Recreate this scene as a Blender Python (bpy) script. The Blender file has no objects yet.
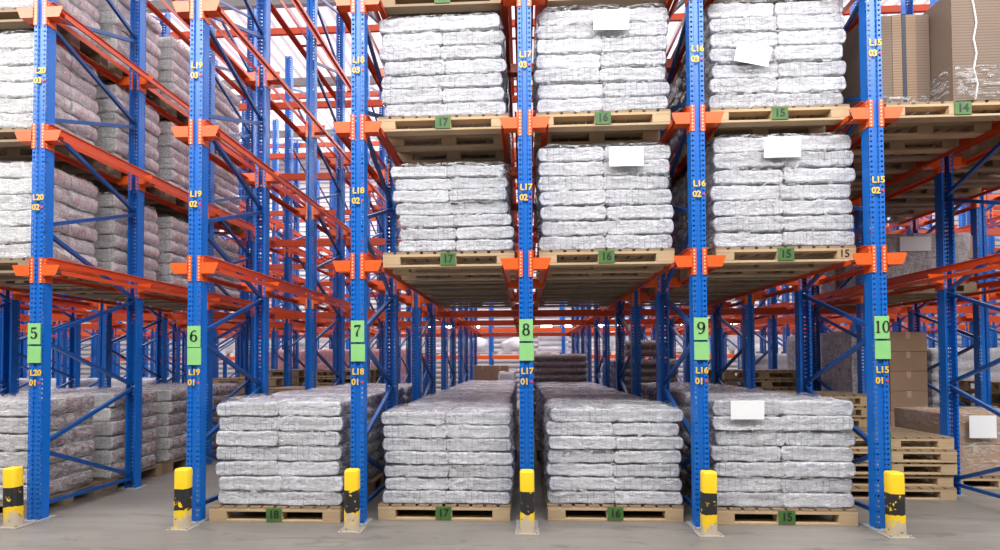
import bpy, bmesh, math, random
from mathutils import Vector, Matrix, noise

random.seed(7)
SC = bpy.context.scene
COL = SC.collection
PI = math.pi

# ------------------------------------------------------------------ camera
cam_d = bpy.data.cameras.new('camera')
cam = bpy.data.objects.new('camera', cam_d)
COL.objects.link(cam)
SC.camera = cam
YAW, PITCH, ROLL = 0.0470, 0.0219, -0.0047
CAMP = Vector((-0.0243, -4.3606, 1.4407))
_R = Vector((math.cos(YAW), math.sin(YAW), 0)); _F = Vector((-math.sin(YAW), math.cos(YAW), 0)); _U = Vector((0, 0, 1))
_F2 = _F * math.cos(PITCH) + _U * math.sin(PITCH)
_U2 = -_F * math.sin(PITCH) + _U * math.cos(PITCH)
_R2 = _R * math.cos(ROLL) + _U2 * math.sin(ROLL)
_U3 = -_R * math.sin(ROLL) + _U2 * math.cos(ROLL)
mw = Matrix((_R2, _U3, -_F2)).transposed().to_4x4()
mw.translation = CAMP
cam.matrix_world = mw
cam_d.sensor_fit = 'HORIZONTAL'
cam_d.sensor_width = 36.0
cam_d.lens = 497.46 * 36.0 / 1000.0
cam_d.shift_y = 0.0745
cam_d.clip_start = 0.05
cam_d.clip_end = 200

# ------------------------------------------------------------------ world, lights, exposure
w = bpy.data.worlds.new('world'); SC.world = w; w.use_nodes = True
w.node_tree.nodes['Background'].inputs[0].default_value = (0.93, 0.95, 1.0, 1)
w.node_tree.nodes['Background'].inputs[1].default_value = 0.17

def area(name, loc, rot, sx, sy, power, col=(1, 1, 1)):
    d = bpy.data.lights.new(name, 'AREA'); d.shape = 'RECTANGLE'; d.size = sx; d.size_y = sy
    d.energy = power; d.color = col
    o = bpy.data.objects.new(name, d); COL.objects.link(o)
    o.location = loc; o.rotation_euler = rot
    return o
area('aisle_light', (0, -3.4, 6.9), (math.radians(30), 0, 0), 30, 1.6, 2250, (1, 0.985, 0.96))
area('roof_light', (-3, 8.5, 9.4), (0, 0, 0), 36, 12, 3800, (1, 0.99, 0.97))
area('back_wall_fill', (0, 12.2, 8.8), (0, 0, 0), 34, 1.2, 1500, (1, 0.98, 0.95))  # unseen strip added over the back aisle to brighten the back wall

SC.view_settings.view_transform = 'Standard'
SC.view_settings.look = 'None'
SC.view_settings.gamma = 1.0
SC.view_settings.use_curve_mapping = False
SC.view_settings.exposure = 0.04
SC.cycles.transparent_max_bounces = 40
SC.cycles.max_bounces = 8
SC.cycles.sample_clamp_indirect = 6.0

# ------------------------------------------------------------------ node material helpers
class M:
    def __init__(s, name):
        s.m = bpy.data.materials.new(name); s.m.use_nodes = True
        s.t = s.m.node_tree; s.n = s.t.nodes; s.l = s.t.links
        s.b = s.n['Principled BSDF']; s.out = s.n['Material Output']
        s.tc = s.n.new('ShaderNodeTexCoord')
    def set(s, color=None, rough=None, metal=None, coat=None, spec=None):
        b = s.b.inputs
        if color is not None: s.inp(b['Base Color'], color)
        if rough is not None: s.inp(b['Roughness'], rough)
        if metal is not None: s.inp(b['Metallic'], metal)
        if coat is not None: s.inp(b['Coat Weight'], coat)
        if spec is not None: s.inp(b['Specular IOR Level'], spec)
        return s
    def inp(s, sock, v):
        if isinstance(v, bpy.types.NodeSocket): s.l.new(v, sock)
        elif isinstance(v, (tuple, list)) and len(v) == 3 and sock.type == 'RGBA': sock.default_value = (*v, 1)
        else: sock.default_value = v
    def math(s, op, a, b=None, c=None):
        n = s.n.new('ShaderNodeMath'); n.operation = op
        s.inp(n.inputs[0], a)
        if b is not None: s.inp(n.inputs[1], b)
        if c is not None: s.inp(n.inputs[2], c)
        return n.outputs[0]
    def xyz(s, vec):
        n = s.n.new('ShaderNodeSeparateXYZ'); s.l.new(vec, n.inputs[0]); return n.outputs
    def obj(s): return s.tc.outputs['Object']
    def nrm(s): return s.tc.outputs['Normal']
    def scale(s, vec, sc):
        n = s.n.new('ShaderNodeVectorMath'); n.operation = 'MULTIPLY'; s.l.new(vec, n.inputs[0]); n.inputs[1].default_value = sc
        return n.outputs[0]
    def addr(s, vec, k=37.0):
        """shift the pattern from object to object"""
        i = s.n.new('ShaderNodeObjectInfo')
        n = s.n.new('ShaderNodeVectorMath'); n.operation = 'ADD'; s.l.new(vec, n.inputs[0])
        c = s.n.new('ShaderNodeCombineXYZ'); r = s.math('MULTIPLY', i.outputs['Random'], k)
        for q in range(3): s.l.new(r, c.inputs[q])
        s.l.new(c.outputs[0], n.inputs[1]); return n.outputs[0]
    def rand(s): return s.n.new('ShaderNodeObjectInfo').outputs['Random']
    def noise(s, vec, scale=5, detail=3, rough=0.5, dist=0.0):
        n = s.n.new('ShaderNodeTexNoise'); s.l.new(vec, n.inputs['Vector'])
        n.inputs['Scale'].default_value = scale; n.inputs['Detail'].default_value = detail
        n.inputs['Roughness'].default_value = rough; n.inputs['Distortion'].default_value = dist
        return n.outputs[0]
    def ramp(s, f, stops):
        n = s.n.new('ShaderNodeValToRGB'); s.l.new(f, n.inputs[0])
        e = n.color_ramp.elements
        while len(e) < len(stops): e.new(0.5)
        for q, (p, c) in zip(e, stops):
            q.position = p
            q.color = (*c, 1) if isinstance(c, (tuple, list)) else (c, c, c, 1)
        return n.outputs[0]
    def mix(s, f, a, b, mode='MIX'):
        n = s.n.new('ShaderNodeMix'); n.data_type = 'RGBA'; n.blend_type = mode
        s.inp(n.inputs[0], f); s.inp(n.inputs[6], a); s.inp(n.inputs[7], b)
        return n.outputs[2]
    def bump(s, h, strength=0.3, dist=0.01):
        n = s.n.new('ShaderNodeBump'); s.l.new(h, n.inputs['Height'])
        n.inputs['Strength'].default_value = strength; n.inputs['Distance'].default_value = dist
        s.l.new(n.outputs[0], s.b.inputs['Normal']); return s
    def cutout(s, mask):
        """mask 1 = punched hole"""
        t = s.n.new('ShaderNodeBsdfTransparent'); x = s.n.new('ShaderNodeMixShader')
        s.l.new(mask, x.inputs[0]); s.l.new(s.b.outputs[0], x.inputs[1]); s.l.new(t.outputs[0], x.inputs[2])
        s.l.new(x.outputs[0], s.out.inputs[0]); return s

def holes(q, hx, hw, hh, pitch, axis_front=True):
    """two columns of holes on faces towards +-Y, one column on faces towards +-X"""
    o = q.xyz(q.obj()); n = q.xyz(q.nrm())
    zf = q.math('ABSOLUTE', q.math('SUBTRACT', q.math('FRACT', q.math('DIVIDE', o[2], pitch)), 0.5))
    zin = q.math('LESS_THAN', zf, hh / pitch / 2)
    xf = q.math('LESS_THAN', q.math('ABSOLUTE', q.math('SUBTRACT', q.math('ABSOLUTE', o[0]), hx)), hw / 2)
    fy = q.math('GREATER_THAN', q.math('ABSOLUTE', n[1]), 0.7)
    fx = q.math('GREATER_THAN', q.math('ABSOLUTE', n[0]), 0.7)
    yf = q.math('LESS_THAN', q.math('ABSOLUTE', q.math('SUBTRACT', q.math('ABSOLUTE', o[1]), 0.012)), hw / 2.6)
    a = q.math('MULTIPLY', xf, fy); b = q.math('MULTIPLY', yf, fx)
    return q.math('MULTIPLY', zin, q.math('MAXIMUM', a, b))

def paint(name, col, rough=0.38, wear=0.12):
    q = M(name); nz = q.noise(q.addr(q.obj()), 6, 4, 0.6)
    c = q.mix(q.math('MULTIPLY', nz, wear), col, tuple(x * 0.35 for x in col))
    return q.set(color=c, rough=rough, spec=0.5)

BLUE = (0.003, 0.132, 0.53)
ORANGE = (0.80, 0.105, 0.012)
mat_post = paint('blue_post_paint', BLUE, 0.36)
mat_post.cutout(holes(mat_post, 0.043, 0.017, 0.0165, 0.0437))
mat_brace = paint('blue_brace_paint', (0.006, 0.068, 0.27), 0.4)
mat_orange = paint('orange_paint', ORANGE, 0.36)
mat_plate = paint('orange_plate_paint', ORANGE, 0.36)
_h = holes(mat_plate, 0.043, 0.011, 0.011, 0.03)
_c = mat_plate.b.inputs['Base Color'].links[0].from_socket
mat_plate.set(color=mat_plate.mix(_h, _c, (0.75, 0.62, 0.5)))
mat_rail = paint('shaded_orange_rail_paint', (0.62, 0.068, 0.012), 0.4)  # orange darkened in the colour for the shade the rails hang in
mat_zinc = paint('grey_steel', (0.33, 0.33, 0.33), 0.5)

def wood(name, c1, c2, axis='x'):
    q = M(name); v = q.addr(q.obj())
    st = q.scale(v, (1.5, 30, 30) if axis == 'x' else (30, 1.5, 30))
    g = q.noise(st, 1.6, 4, 0.6); g2 = q.noise(v, 3.0, 2)
    c = q.mix(g, c1, c2)
    c = q.mix(q.math('MULTIPLY', q.ramp(g2, [(0.45, 0.0), (0.75, 1.0)]), 0.45), c, tuple(x * 0.55 for x in c1))
    r = q.rand(); c = q.mix(q.math('MULTIPLY', r, 0.30), c, (0.30, 0.20, 0.12))
    q.set(color=c, rough=0.75); return q.bump(g, 0.25, 0.004)
mat_wood = wood('pallet_wood', (0.56, 0.41, 0.245), (0.42, 0.29, 0.16))
mat_wood_deck = wood('pallet_deck_wood', (0.34, 0.24, 0.15), (0.19, 0.13, 0.08), 'y')  # deck boards darkened in the colour for shade under the pallets
mat_wood_shade = wood('shaded_pallet_wood', (0.34, 0.245, 0.155), (0.21, 0.145, 0.09))  # same wood, underside shade put into a darker colour for rear pallets
mat_deck_shade = wood('shaded_deck_wood', (0.28, 0.20, 0.13), (0.165, 0.115, 0.075), 'y')  # deck boards of those pallets, shade put into the colour likewise

def pack(name, front, line, side, sideline, blotch=None, haze=None):
    """bundle of small packs under clear film: grid of packs on the face, darker pack flanks at the ends"""
    q = M(name); o = q.xyz(q.obj()); n = q.xyz(q.nrm()); v = q.addr(q.obj())
    wob = q.math('MULTIPLY', q.math('SUBTRACT', q.noise(v, 14, 2), 0.5), 0.012)
    def lines(co, pitch, wd):
        f = q.math('ABSOLUTE', q.math('SUBTRACT', q.math('FRACT', q.math('DIVIDE', q.math('ADD', co, wob), pitch)), 0.5))
        return q.math('GREATER_THAN', f, 0.5 - wd / pitch / 2)
    gx = lines(o[0], 0.0523, 0.006); gy = lines(o[1], 0.094, 0.011)
    gz = q.math('LESS_THAN', q.math('ABSOLUTE', q.math('ADD', q.math('SUBTRACT', o[2], 0.058), wob)), 0.003)
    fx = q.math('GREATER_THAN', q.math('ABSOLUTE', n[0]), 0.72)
    vis = q.ramp(q.noise(v, 5.0, 2), [(0.34, 0.35), (0.58, 1.0)])
    fl = q.math('MULTIPLY', q.math('MAXIMUM', gx, gz), vis)
    rnd = q.math('FRACT', q.math('MULTIPLY', q.rand(), 7.31))
    fl = q.math('MULTIPLY', fl, q.ramp(rnd, [(0.25, 0.55), (0.7, 1.0)]))
    tone = q.mix(rnd, tuple(min(x * 1.22, .8) for x in front), tuple(x * .93 for x in front))
    cf = q.mix(q.math('MULTIPLY', fl, 0.85), tone, line)
    hz = q.ramp(q.noise(q.scale(v, (4, 4, 14)), 2.2, 5, 0.65, 0.8), [(0.44, 0.0), (0.62, 1.0)])
    cf = q.mix(q.math('MULTIPLY', hz, 0.30 if haze is None else haze), cf, (0.80, 0.80, 0.82))
    if blotch:
        bn = q.ramp(q.noise(v, 9, 2), [(0.5, 0.0), (0.6, 1.0)])
        cs0 = q.mix(q.math('MULTIPLY', bn, 0.6), side, blotch)
    else: cs0 = side
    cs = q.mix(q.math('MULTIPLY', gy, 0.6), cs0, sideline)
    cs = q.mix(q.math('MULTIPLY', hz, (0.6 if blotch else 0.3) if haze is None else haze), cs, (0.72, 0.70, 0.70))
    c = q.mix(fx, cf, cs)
    rr = q.ramp(q.noise(v, 18, 3), [(0.3, 0.12), (0.7, 0.34)])
    q.set(color=c, rough=rr, spec=0.6)
    b1 = q.ramp(q.noise(q.scale(v, (1, 1, 1.8)), 11, 5, 0.6, 1.6), [(0.36, 0.0), (0.50, 0.75), (0.54, 1.0), (0.66, 0.3)])
    b2 = q.math('MULTIPLY', fl, -0.25)
    q.bump(q.math('ADD', b1, b2), 0.6, 0.012)
    c1 = q.noise(q.scale(v, (1.3, 1.3, 2.0)), 24, 5, 0.68, 2.2)
    cb = q.n.new('ShaderNodeBump'); q.l.new(c1, cb.inputs['Height']); cb.inputs['Strength'].default_value = 1.0; cb.inputs['Distance'].default_value = 0.02
    q.l.new(cb.outputs[0], q.b.inputs['Coat Normal']); q.b.inputs['Coat Weight'].default_value = 0.85; q.b.inputs['Coat Roughness'].default_value = 0.07
    return q
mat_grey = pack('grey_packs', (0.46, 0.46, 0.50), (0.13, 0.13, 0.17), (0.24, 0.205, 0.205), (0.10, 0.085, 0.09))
mat_brown = pack('brown_packs', (0.56, 0.55, 0.545), (0.34, 0.31, 0.31), (0.66, 0.525, 0.525), (0.26, 0.18, 0.18), (0.60, 0.32, 0.29))  # flanks lightened in the colour for light falling on the rail levels
mat_brown_shaded = pack('shaded_dark_brown_packs', (0.50, 0.48, 0.475), (0.30, 0.26, 0.26), (0.30, 0.225, 0.215), (0.12, 0.08, 0.08), (0.36, 0.15, 0.12))  # browner packs, with floor-level shade darkened into their colour too
mat_dark = pack('dark_packs', (0.17, 0.115, 0.105), (0.10, 0.07, 0.065), (0.15, 0.105, 0.10), (0.06, 0.045, 0.045), None, 0.12)
mat_pink = pack('pink_packs', (0.72, 0.28, 0.27), (0.5, 0.15, 0.15), (0.62, 0.25, 0.25), (0.4, 0.12, 0.12))
mat_white = pack('white_packs', (0.72, 0.72, 0.75), (0.5, 0.5, 0.55), (0.62, 0.62, 0.66), (0.42, 0.42, 0.48))

def film(name, base, streak, haze, rough=0.08):
    q = M(name); v = q.addr(q.obj())
    a = q.noise(q.scale(v, (2.2, 2.2, 9)), 3.2, 5, 0.62, 1.6)
    d = q.noise(q.scale(v, (9, 9, 3)), 2.0, 4, 0.6, 1.0)
    st = q.ramp(a, [(0.50, 0.0), (0.58, 1.0), (0.66, 0.0)])
    f = q.math('ADD', q.math('MULTIPLY', st, streak), q.math('MULTIPLY', d, haze))
    q.set(color=base, rough=rough, spec=1.0)
    q.bump(q.math('ADD', a, q.math('MULTIPLY', d, 0.5)), 1.0, 0.05)
    t = q.n.new('ShaderNodeBsdfTransparent'); x = q.n.new('ShaderNodeMixShader')
    g = q.math('MINIMUM', f, 0.9)
    q.l.new(g, x.inputs[0]); q.l.new(t.outputs[0], x.inputs[1]); q.l.new(q.b.outputs[0], x.inputs[2])
    q.l.new(x.outputs[0], q.out.inputs[0]); return q
mat_film = film('stretch_film', (0.80, 0.80, 0.82), 0.6, 0.07)
mat_film_thick = film('thick_film', (0.74, 0.71, 0.80), 0.3, 1.3, 0.45)

def card(name, c1, c2, lay=0.0):
    q = M(name); v = q.addr(q.obj()); o = q.xyz(q.obj())
    g = q.noise(v, 4, 4)
    c = q.mix(g, c1, c2)
    if lay:
        z = q.math('ADD', o[2], q.math('MULTIPLY', q.noise(v, 3, 2), 0.01))
        f = q.math('ABSOLUTE', q.math('SUBTRACT', q.math('FRACT', q.math('DIVIDE', z, lay)), 0.5))
        ln = q.math('GREATER_THAN', f, 0.34)
        c = q.mix(q.math('MULTIPLY', ln, 0.7), c, tuple(x * 0.45 for x in c1))
        q.bump(ln, 0.4, -0.006)
    return q.set(color=c, rough=0.8)
mat_card = card('brown_cardboard', (0.46, 0.30, 0.19), (0.38, 0.24, 0.15))
mat_flat = card('cardboard_edges', (0.215, 0.150, 0.112), (0.17, 0.118, 0.088), 0.025)
mat_flat_pale = card('pale_cardboard_edges', (0.31, 0.205, 0.135), (0.25, 0.165, 0.11), 0.025)
mat_card_dark = card('dark_wrapped_card', (0.17, 0.115, 0.10), (0.12, 0.08, 0.075))
mat_paper = M('white_paper').set(color=(0.84, 0.84, 0.86), rough=0.7)
mat_tape = M('tape').set(color=(0.62, 0.47, 0.30), rough=0.3)
mat_strap = M('dark_strap').set(color=(0.018, 0.02, 0.045), rough=0.6)
mat_green = M('green_label'); mat_green.set(color=mat_green.mix(mat_green.noise(mat_green.addr(mat_green.obj()), 8), (0.19, 0.50, 0.16), (0.28, 0.58, 0.22)), rough=0.55)
mat_tag = M('green_tag'); mat_tag.set(color=mat_tag.mix(mat_tag.noise(mat_tag.addr(mat_tag.obj()), 22, 3), (0.018, 0.08, 0.025), (0.08, 0.19, 0.03)), rough=0.6)
mat_black = M('black_ink').set(color=(0.012, 0.012, 0.012), rough=0.6)
mat_yellowink = M('yellow_stencil').set(color=(0.74, 0.47, 0.05), rough=0.55)
mat_redink = M('red_dot').set(color=(0.75, 0.02, 0.05), rough=0.5)

def mk_bollard():
    q = M('bollard_paint'); o = q.xyz(q.obj()); v = q.addr(q.obj())
    nz = q.noise(v, 22, 4, 0.6); nw = q.noise(v, 9, 4, 0.65)
    z = q.math('ADD', o[2], q.math('MULTIPLY', q.math('SUBTRACT', nz, 0.5), 0.03))
    z2 = q.math('ADD', o[2], q.math('MULTIPLY', q.math('SUBTRACT', nw, 0.5), 0.09))
    yel = (0.86, 0.56, 0.012)
    top = q.math('GREATER_THAN', q.math('ADD', o[2], q.math('MULTIPLY', q.math('SUBTRACT', nz, 0.5), 0.008)), 0.352)
    blk = q.math('GREATER_THAN', z2, 0.175)
    chip = q.math('GREATER_THAN', nz, 0.625)
    cb = q.mix(chip, (0.018, 0.017, 0.018), yel)
    worn = q.ramp(q.math('ADD', q.math('MULTIPLY', nw, 0.9), q.math('MULTIPLY', o[2], -2.0)), [(0.18, 0.0), (0.30, 1.0)])
    cl = q.mix(worn, yel, q.mix(nz, (0.40, 0.36, 0.31), (0.62, 0.50, 0.33)))
    lowd = q.math('MULTIPLY', q.math('LESS_THAN', nz, 0.36), q.math('LESS_THAN', o[2], 0.14))
    cl = q.mix(lowd, cl, (0.10, 0.09, 0.08))
    c = q.mix(top, q.mix(blk, cl, cb), yel)
    return q.set(color=c, rough=0.5)
mat_bollard = mk_bollard()

def mk_floor():
    q = M('concrete_floor'); o = q.obj()
    a = q.noise(o, 0.7, 5, 0.6); b = q.noise(q.scale(o, (0.5, 4.5, 1)), 1.3, 5, 0.62, 0.6); g = q.noise(o, 60, 3)
    c = q.ramp(a, [(0.3, (0.150, 0.137, 0.124)), (0.7, (0.215, 0.196, 0.177))])
    c = q.mix(q.math('MULTIPLY', q.ramp(b, [(0.45, 0.0), (0.72, 1.0)]), 0.5), c, (0.30, 0.274, 0.248))
    st = q.ramp(q.noise(q.scale(o, (0.9, 3.2, 1)), 2.1, 6, 0.7, 1.2), [(0.55, 0.0), (0.66, 1.0)])
    c = q.mix(q.math('MULTIPLY', st, 0.55), c, (0.075, 0.068, 0.06))
    c = q.mix(q.math('MULTIPLY', g, 0.25), c, (0.16, 0.145, 0.13))
    q.set(color=c, rough=q.ramp(a, [(0.3, 0.42), (0.7, 0.62)])); return q.bump(g, 0.12, 0.003)
mat_floor = mk_floor()
mat_ceil = paint('translucent_roof_sheet', (0.86, 0.87, 0.88), 0.5, 0.06)
mat_ceil.b.inputs['Emission Color'].default_value = (0.97, 0.97, 1, 1); mat_ceil.b.inputs['Emission Strength'].default_value = 0.9
mat_rib = paint('dim_glow_roof_rib', (0.72, 0.73, 0.75), 0.5, 0.06)
mat_rib.b.inputs['Emission Color'].default_value = (0.97, 0.97, 1, 1); mat_rib.b.inputs['Emission Strength'].default_value = 0.38  # weak glow added to the ribs, dimmer than the sheet as rib shading
mat_wall = paint('pale_wall_sheet', (0.52, 0.49, 0.50), 0.5, 0.1)
mat_sky = M('skylight_panel'); mat_sky.set(color=(0.9, 0.9, 0.9), rough=0.6)
mat_sky.b.inputs['Emission Color'].default_value = (0.95, 0.97, 1, 1); mat_sky.b.inputs['Emission Strength'].default_value = 1.7
mat_lamp = M('lamp_glow'); mat_lamp.b.inputs['Emission Color'].default_value = (1, 1, 1, 1); mat_lamp.b.inputs['Emission Strength'].default_value = 14

# ------------------------------------------------------------------ mesh helpers
class MB:
    def __init__(s): s.bm = bmesh.new()
    def box(s, x0, x1, y0, y1, z0, z1, mi=0, bev=0.0):
        vs = [s.bm.verts.new((x, y, z)) for z in (z0, z1) for y in (y0, y1) for x in (x0, x1)]
        fs = [(0, 2, 3, 1), (4, 5, 7, 6), (0, 1, 5, 4), (2, 6, 7, 3), (0, 4, 6, 2), (1, 3, 7, 5)]
        faces = [s.bm.faces.new([vs[i] for i in f]) for f in fs]
        for f in faces: f.material_index = mi
        if bev:
            ed = list({e for f in faces for e in f.edges})
            r = bmesh.ops.bevel(s.bm, geom=ed, offset=bev, segments=1, affect='EDGES')
            for f in r['faces']: f.material_index = mi
        return s
    def prism(s, poly, a0, a1, axis, mi=0):
        """closed 2-D polygon swept along an axis: 'z' poly=(x,y); 'y' poly=(x,z); 'x' poly=(y,z)"""
        def P(p, a):
            return (p[0], p[1], a) if axis == 'z' else (p[0], a, p[1]) if axis == 'y' else (a, p[0], p[1])
        A = [s.bm.verts.new(P(p, a0)) for p in poly]; B = [s.bm.verts.new(P(p, a1)) for p in poly]
        n = len(poly); fs = []
        for i in range(n): fs.append(s.bm.faces.new((A[i], A[(i + 1) % n], B[(i + 1) % n], B[i])))
        fs.append(s.bm.faces.new(A[::-1])); fs.append(s.bm.faces.new(B))
        for f in fs: f.material_index = mi
        return s
    def bar(s, p0, p1, w, h, mi=0):
        p0, p1 = Vector(p0), Vector(p1); d = (p1 - p0).normalized()
        u = d.cross(Vector((1, 0, 0))) if abs(d.x) < 0.9 else d.cross(Vector((0, 0, 1)))
        u.normalize(); v = d.cross(u)
        r = []
        for p in (p0, p1):
            r.append([s.bm.verts.new(p + u * (a * h / 2) + v * (b * w / 2)) for a, b in ((-1, -1), (1, -1), (1, 1), (-1, 1))])
        for i in range(4): s.bm.faces.new((r[0][i], r[0][(i + 1) % 4], r[1][(i + 1) % 4], r[1][i])).material_index = mi
        s.bm.faces.new(r[0][::-1]).material_index = mi; s.bm.faces.new(r[1]).material_index = mi
        return s
    def mesh(s, name, mats, smooth=False):
        bmesh.ops.recalc_face_normals(s.bm, faces=s.bm.faces)
        me = bpy.data.meshes.new(name); s.bm.to_mesh(me); s.bm.free()
        for m in (mats if isinstance(mats, (list, tuple)) else [mats]): me.materials.append(m.m)
        if smooth:
            for p in me.polygons: p.use_smooth = True
        return me

def tag(o, label=None, cat=None, group=None, kind=None):
    if label: o['label'] = label
    if cat: o['category'] = cat
    if group: o['group'] = group
    if kind: o['kind'] = kind
    return o
def link(name, me, parent=None, loc=(0, 0, 0), rz=0.0):
    o = bpy.data.objects.new(name, me); COL.objects.link(o)
    if parent: o.parent = parent
    o.location = loc
    if rz: o.rotation_euler = (0, 0, rz)
    return o
def empty(name, loc, label, cat, group=None, rz=0.0):
    o = link(name, None, None, loc, rz); o.empty_display_size = 0.2
    o['kind'] = 'thing'
    return tag(o, label, cat, group)

def proj(x, y, z):
    d = Vector((x, y, z)) - CAMP; zz = d.dot(_F2)
    if zz < 0.3: return None
    return (500 + 497.46 * d.dot(_R2) / zz, 349.5 - 497.46 * d.dot(_U3) / zz)
def seen(x, y, z0, z1, pad=45):
    for z in (z0, (z0 + z1) / 2, z1):
        q = proj(x, y, z)
        if q and -pad < q[0] < 1000 + pad and -pad < q[1] < 550 + pad: return True
    return False

# ------------------------------------------------------------------ text
def text_mesh(body, size, mat, bold=0.0, depth=0.0015):
    c = bpy.data.curves.new('t', 'FONT'); c.body = body; c.size = size; c.extrude = depth; c.offset = bold
    c.align_x = 'CENTER'; c.align_y = 'CENTER'; c.resolution_u = 3; c.space_character = 0.95
    o = bpy.data.objects.new('t', c); COL.objects.link(o)
    bpy.context.view_layer.update()
    me = bpy.data.meshes.new_from_object(o.evaluated_get(bpy.context.evaluated_depsgraph_get()))
    bpy.data.objects.remove(o); bpy.data.curves.remove(c)
    me.transform(Matrix.Rotation(PI / 2, 4, 'X'))
    me.materials.clear(); me.materials.append(mat.m)
    return me

def strokes_mesh(strokes, mat, size, depth=0.002):
    """lettering with swelling strokes: list of [(x, y, width) ...] in an em box 1 high"""
    bm = bmesh.new()
    for st in strokes:
        pts = []
        for i in range(len(st) - 1):              # smooth the path
            p0 = st[max(i - 1, 0)]; p1 = st[i]; p2 = st[i + 1]; p3 = st[min(i + 2, len(st) - 1)]
            for k in range(6):
                t = k / 6
                pts.append(tuple(0.5 * (2 * b + (c - a) * t + (2 * a - 5 * b + 4 * c - d) * t * t + (3 * b - a - 3 * c + d) * t ** 3) for a, b, c, d in zip(p0, p1, p2, p3)))
        pts.append(st[-1])
        L, Rr = [], []
        for i, (x, y, wd) in enumerate(pts):
            a = pts[max(i - 1, 0)]; b = pts[min(i + 1, len(pts) - 1)]
            dx, dy = b[0] - a[0], b[1] - a[1]; n = math.hypot(dx, dy) or 1
            nx, ny = -dy / n * max(wd, 0.02) / 2, dx / n * max(wd, 0.02) / 2
            L.append(((x + nx) * size, (y + ny) * size)); Rr.append(((x - nx) * size, (y - ny) * size))
        V = [[bm.verts.new((p[0], yy, p[1])) for p in side] for yy in (-depth, 0) for side in (L, Rr)]
        n = len(pts)
        for i in range(n - 1):
            bm.faces.new((V[0][i], V[1][i], V[1][i + 1], V[0][i + 1])); bm.faces.new((V[2][i], V[2][i + 1], V[3][i + 1], V[3][i]))
            bm.faces.new((V[0][i], V[0][i + 1], V[2][i + 1], V[2][i])); bm.faces.new((V[1][i], V[3][i], V[3][i + 1], V[1][i + 1]))
    bmesh.ops.recalc_face_normals(bm, faces=bm.faces)
    me = bpy.data.meshes.new('digits'); bm.to_mesh(me); bm.free(); me.materials.append(mat.m)
    return me
def ell(cx, cy, rx, ry, a0, a1, w0, w1, n=14):
    out = []
    for i in range(n + 1):
        a = math.radians(a0 + (a1 - a0) * i / n); s = abs(math.cos(a))
        out.append((cx + rx * math.cos(a), cy + ry * math.sin(a), w0 + (w1 - w0) * s))
    return out
DIG = {
    '5': [[(-.18, .45, .05), (-.20, .25, .05), (-.22, .06, .05)], [(-.20, .43, .14), (.0, .43, .14), (.22, .45, .14)], ell(-.02, -.17, .25, .28, 130, -150, .06, .18)],
    '6': [ell(.0, -.20, .24, .27, 0, 360, .05, .17), [(.20, .40, .12), (.02, .44, .06), (-.16, .28, .12), (-.24, .02, .16), (-.24, -.2, .15)]],
    '7': [[(-.25, .28, .06), (-.22, .42, .12)], [(-.23, .41, .15), (.0, .42, .15), (.26, .42, .13)], [(.25, .42, .05), (.06, .08, .08), (-.04, -.20, .15), (-.04, -.47, .17)]],
    '8': [ell(.0, .24, .19, .22, 0, 360, .06, .15), ell(.0, -.22, .24, .25, 0, 360, .06, .17)],
    '9': [ell(.0, .20, .24, .27, 0, 360, .05, .17), [(-.20, -.40, .12), (-.02, -.44, .06), (.16, -.28, .12), (.24, -.02, .16), (.24, .2, .15)]],
    '1': [[(.0, .47, .14), (.0, .0, .14), (.0, -.47, .14)], [(-.16, -.46, .05), (.0, -.46, .05), (.16, -.46, .05)], [(-.16, .36, .05), (-.06, .40, .06), (.0, .45, .08)]],
    '0': [ell(.0, .0, .22, .45, 0, 360, .05, .15)],
}
def number_mesh(s, size):
    st = []
    for i, ch in enumerate(s):
        dx = (i - (len(s) - 1) / 2) * 0.62
        st += [[(x + dx, y, wd) for x, y, wd in k] for k in DIG[ch]]
    return strokes_mesh(st, mat_black, size)

# ------------------------------------------------------------------ setting
LV = (2.29, 3.54, 4.70, 5.93)          # shelf height of the four rail levels
PITCH_X, PITCH_Y = 1.5, 1.214
def LX(n): return (n - 8) * PITCH_X
X0, X1, YB, HC = -27.0, 25.0, 15.6, 9.9

fb = MB().box(X0, X1, -9, YB, -0.15, 0)
tag(link('floor', fb.mesh('floor', mat_floor)), kind='structure')
wb = MB(); n = int(HC / 0.2)
pr = [(YB + 0.25, 0)]
for i in range(n + 1):
    z = i * 0.2
    pr += [(YB, z), (YB, z + 0.08), (YB + 0.06, z + 0.10), (YB + 0.06, z + 0.18)]
pr += [(YB + 0.25, pr[-1][1])]
wb.prism(pr, X0, X1, 'x')
tag(link('wall_back', wb.mesh('wall_back', mat_wall)), kind='structure')
tag(link('wall_left', MB().box(X0 - 0.2, X0, -9, YB, 0, HC).mesh('wall_left', mat_wall)), kind='structure')
tag(link('wall_right', MB().box(X1, X1 + 0.2, -9, YB, 0, HC).mesh('wall_right', mat_wall)), kind='structure')
cb = MB(); pr = []
nx = int((X1 - X0) / 0.33)
for i in range(nx):
    x = X0 + i * 0.33
    pr += [(x, HC), (x + 0.22, HC), (x + 0.245, HC + 0.045), (x + 0.305, HC + 0.045)]
pr += [(X1, HC + 0.2), (X0, HC + 0.2)]
cb.prism(pr, -9, YB + 0.3, 'y')
for f in cb.bm.faces:
    if f.calc_center_median().z > HC + .01: f.material_index = 1
tag(link('ceiling', cb.mesh('ceiling', [mat_ceil, mat_rib])), kind='structure')
for i, y in enumerate((-6.5, -3.2, 0.1, 3.4, 6.7, 10.0, 13.3)):
    tag(link('trim_%d' % (i + 1), MB().box(X0, X1, y, y + 0.12, HC - 0.22, HC).mesh('purlin', mat_zinc)), kind='structure')
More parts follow.
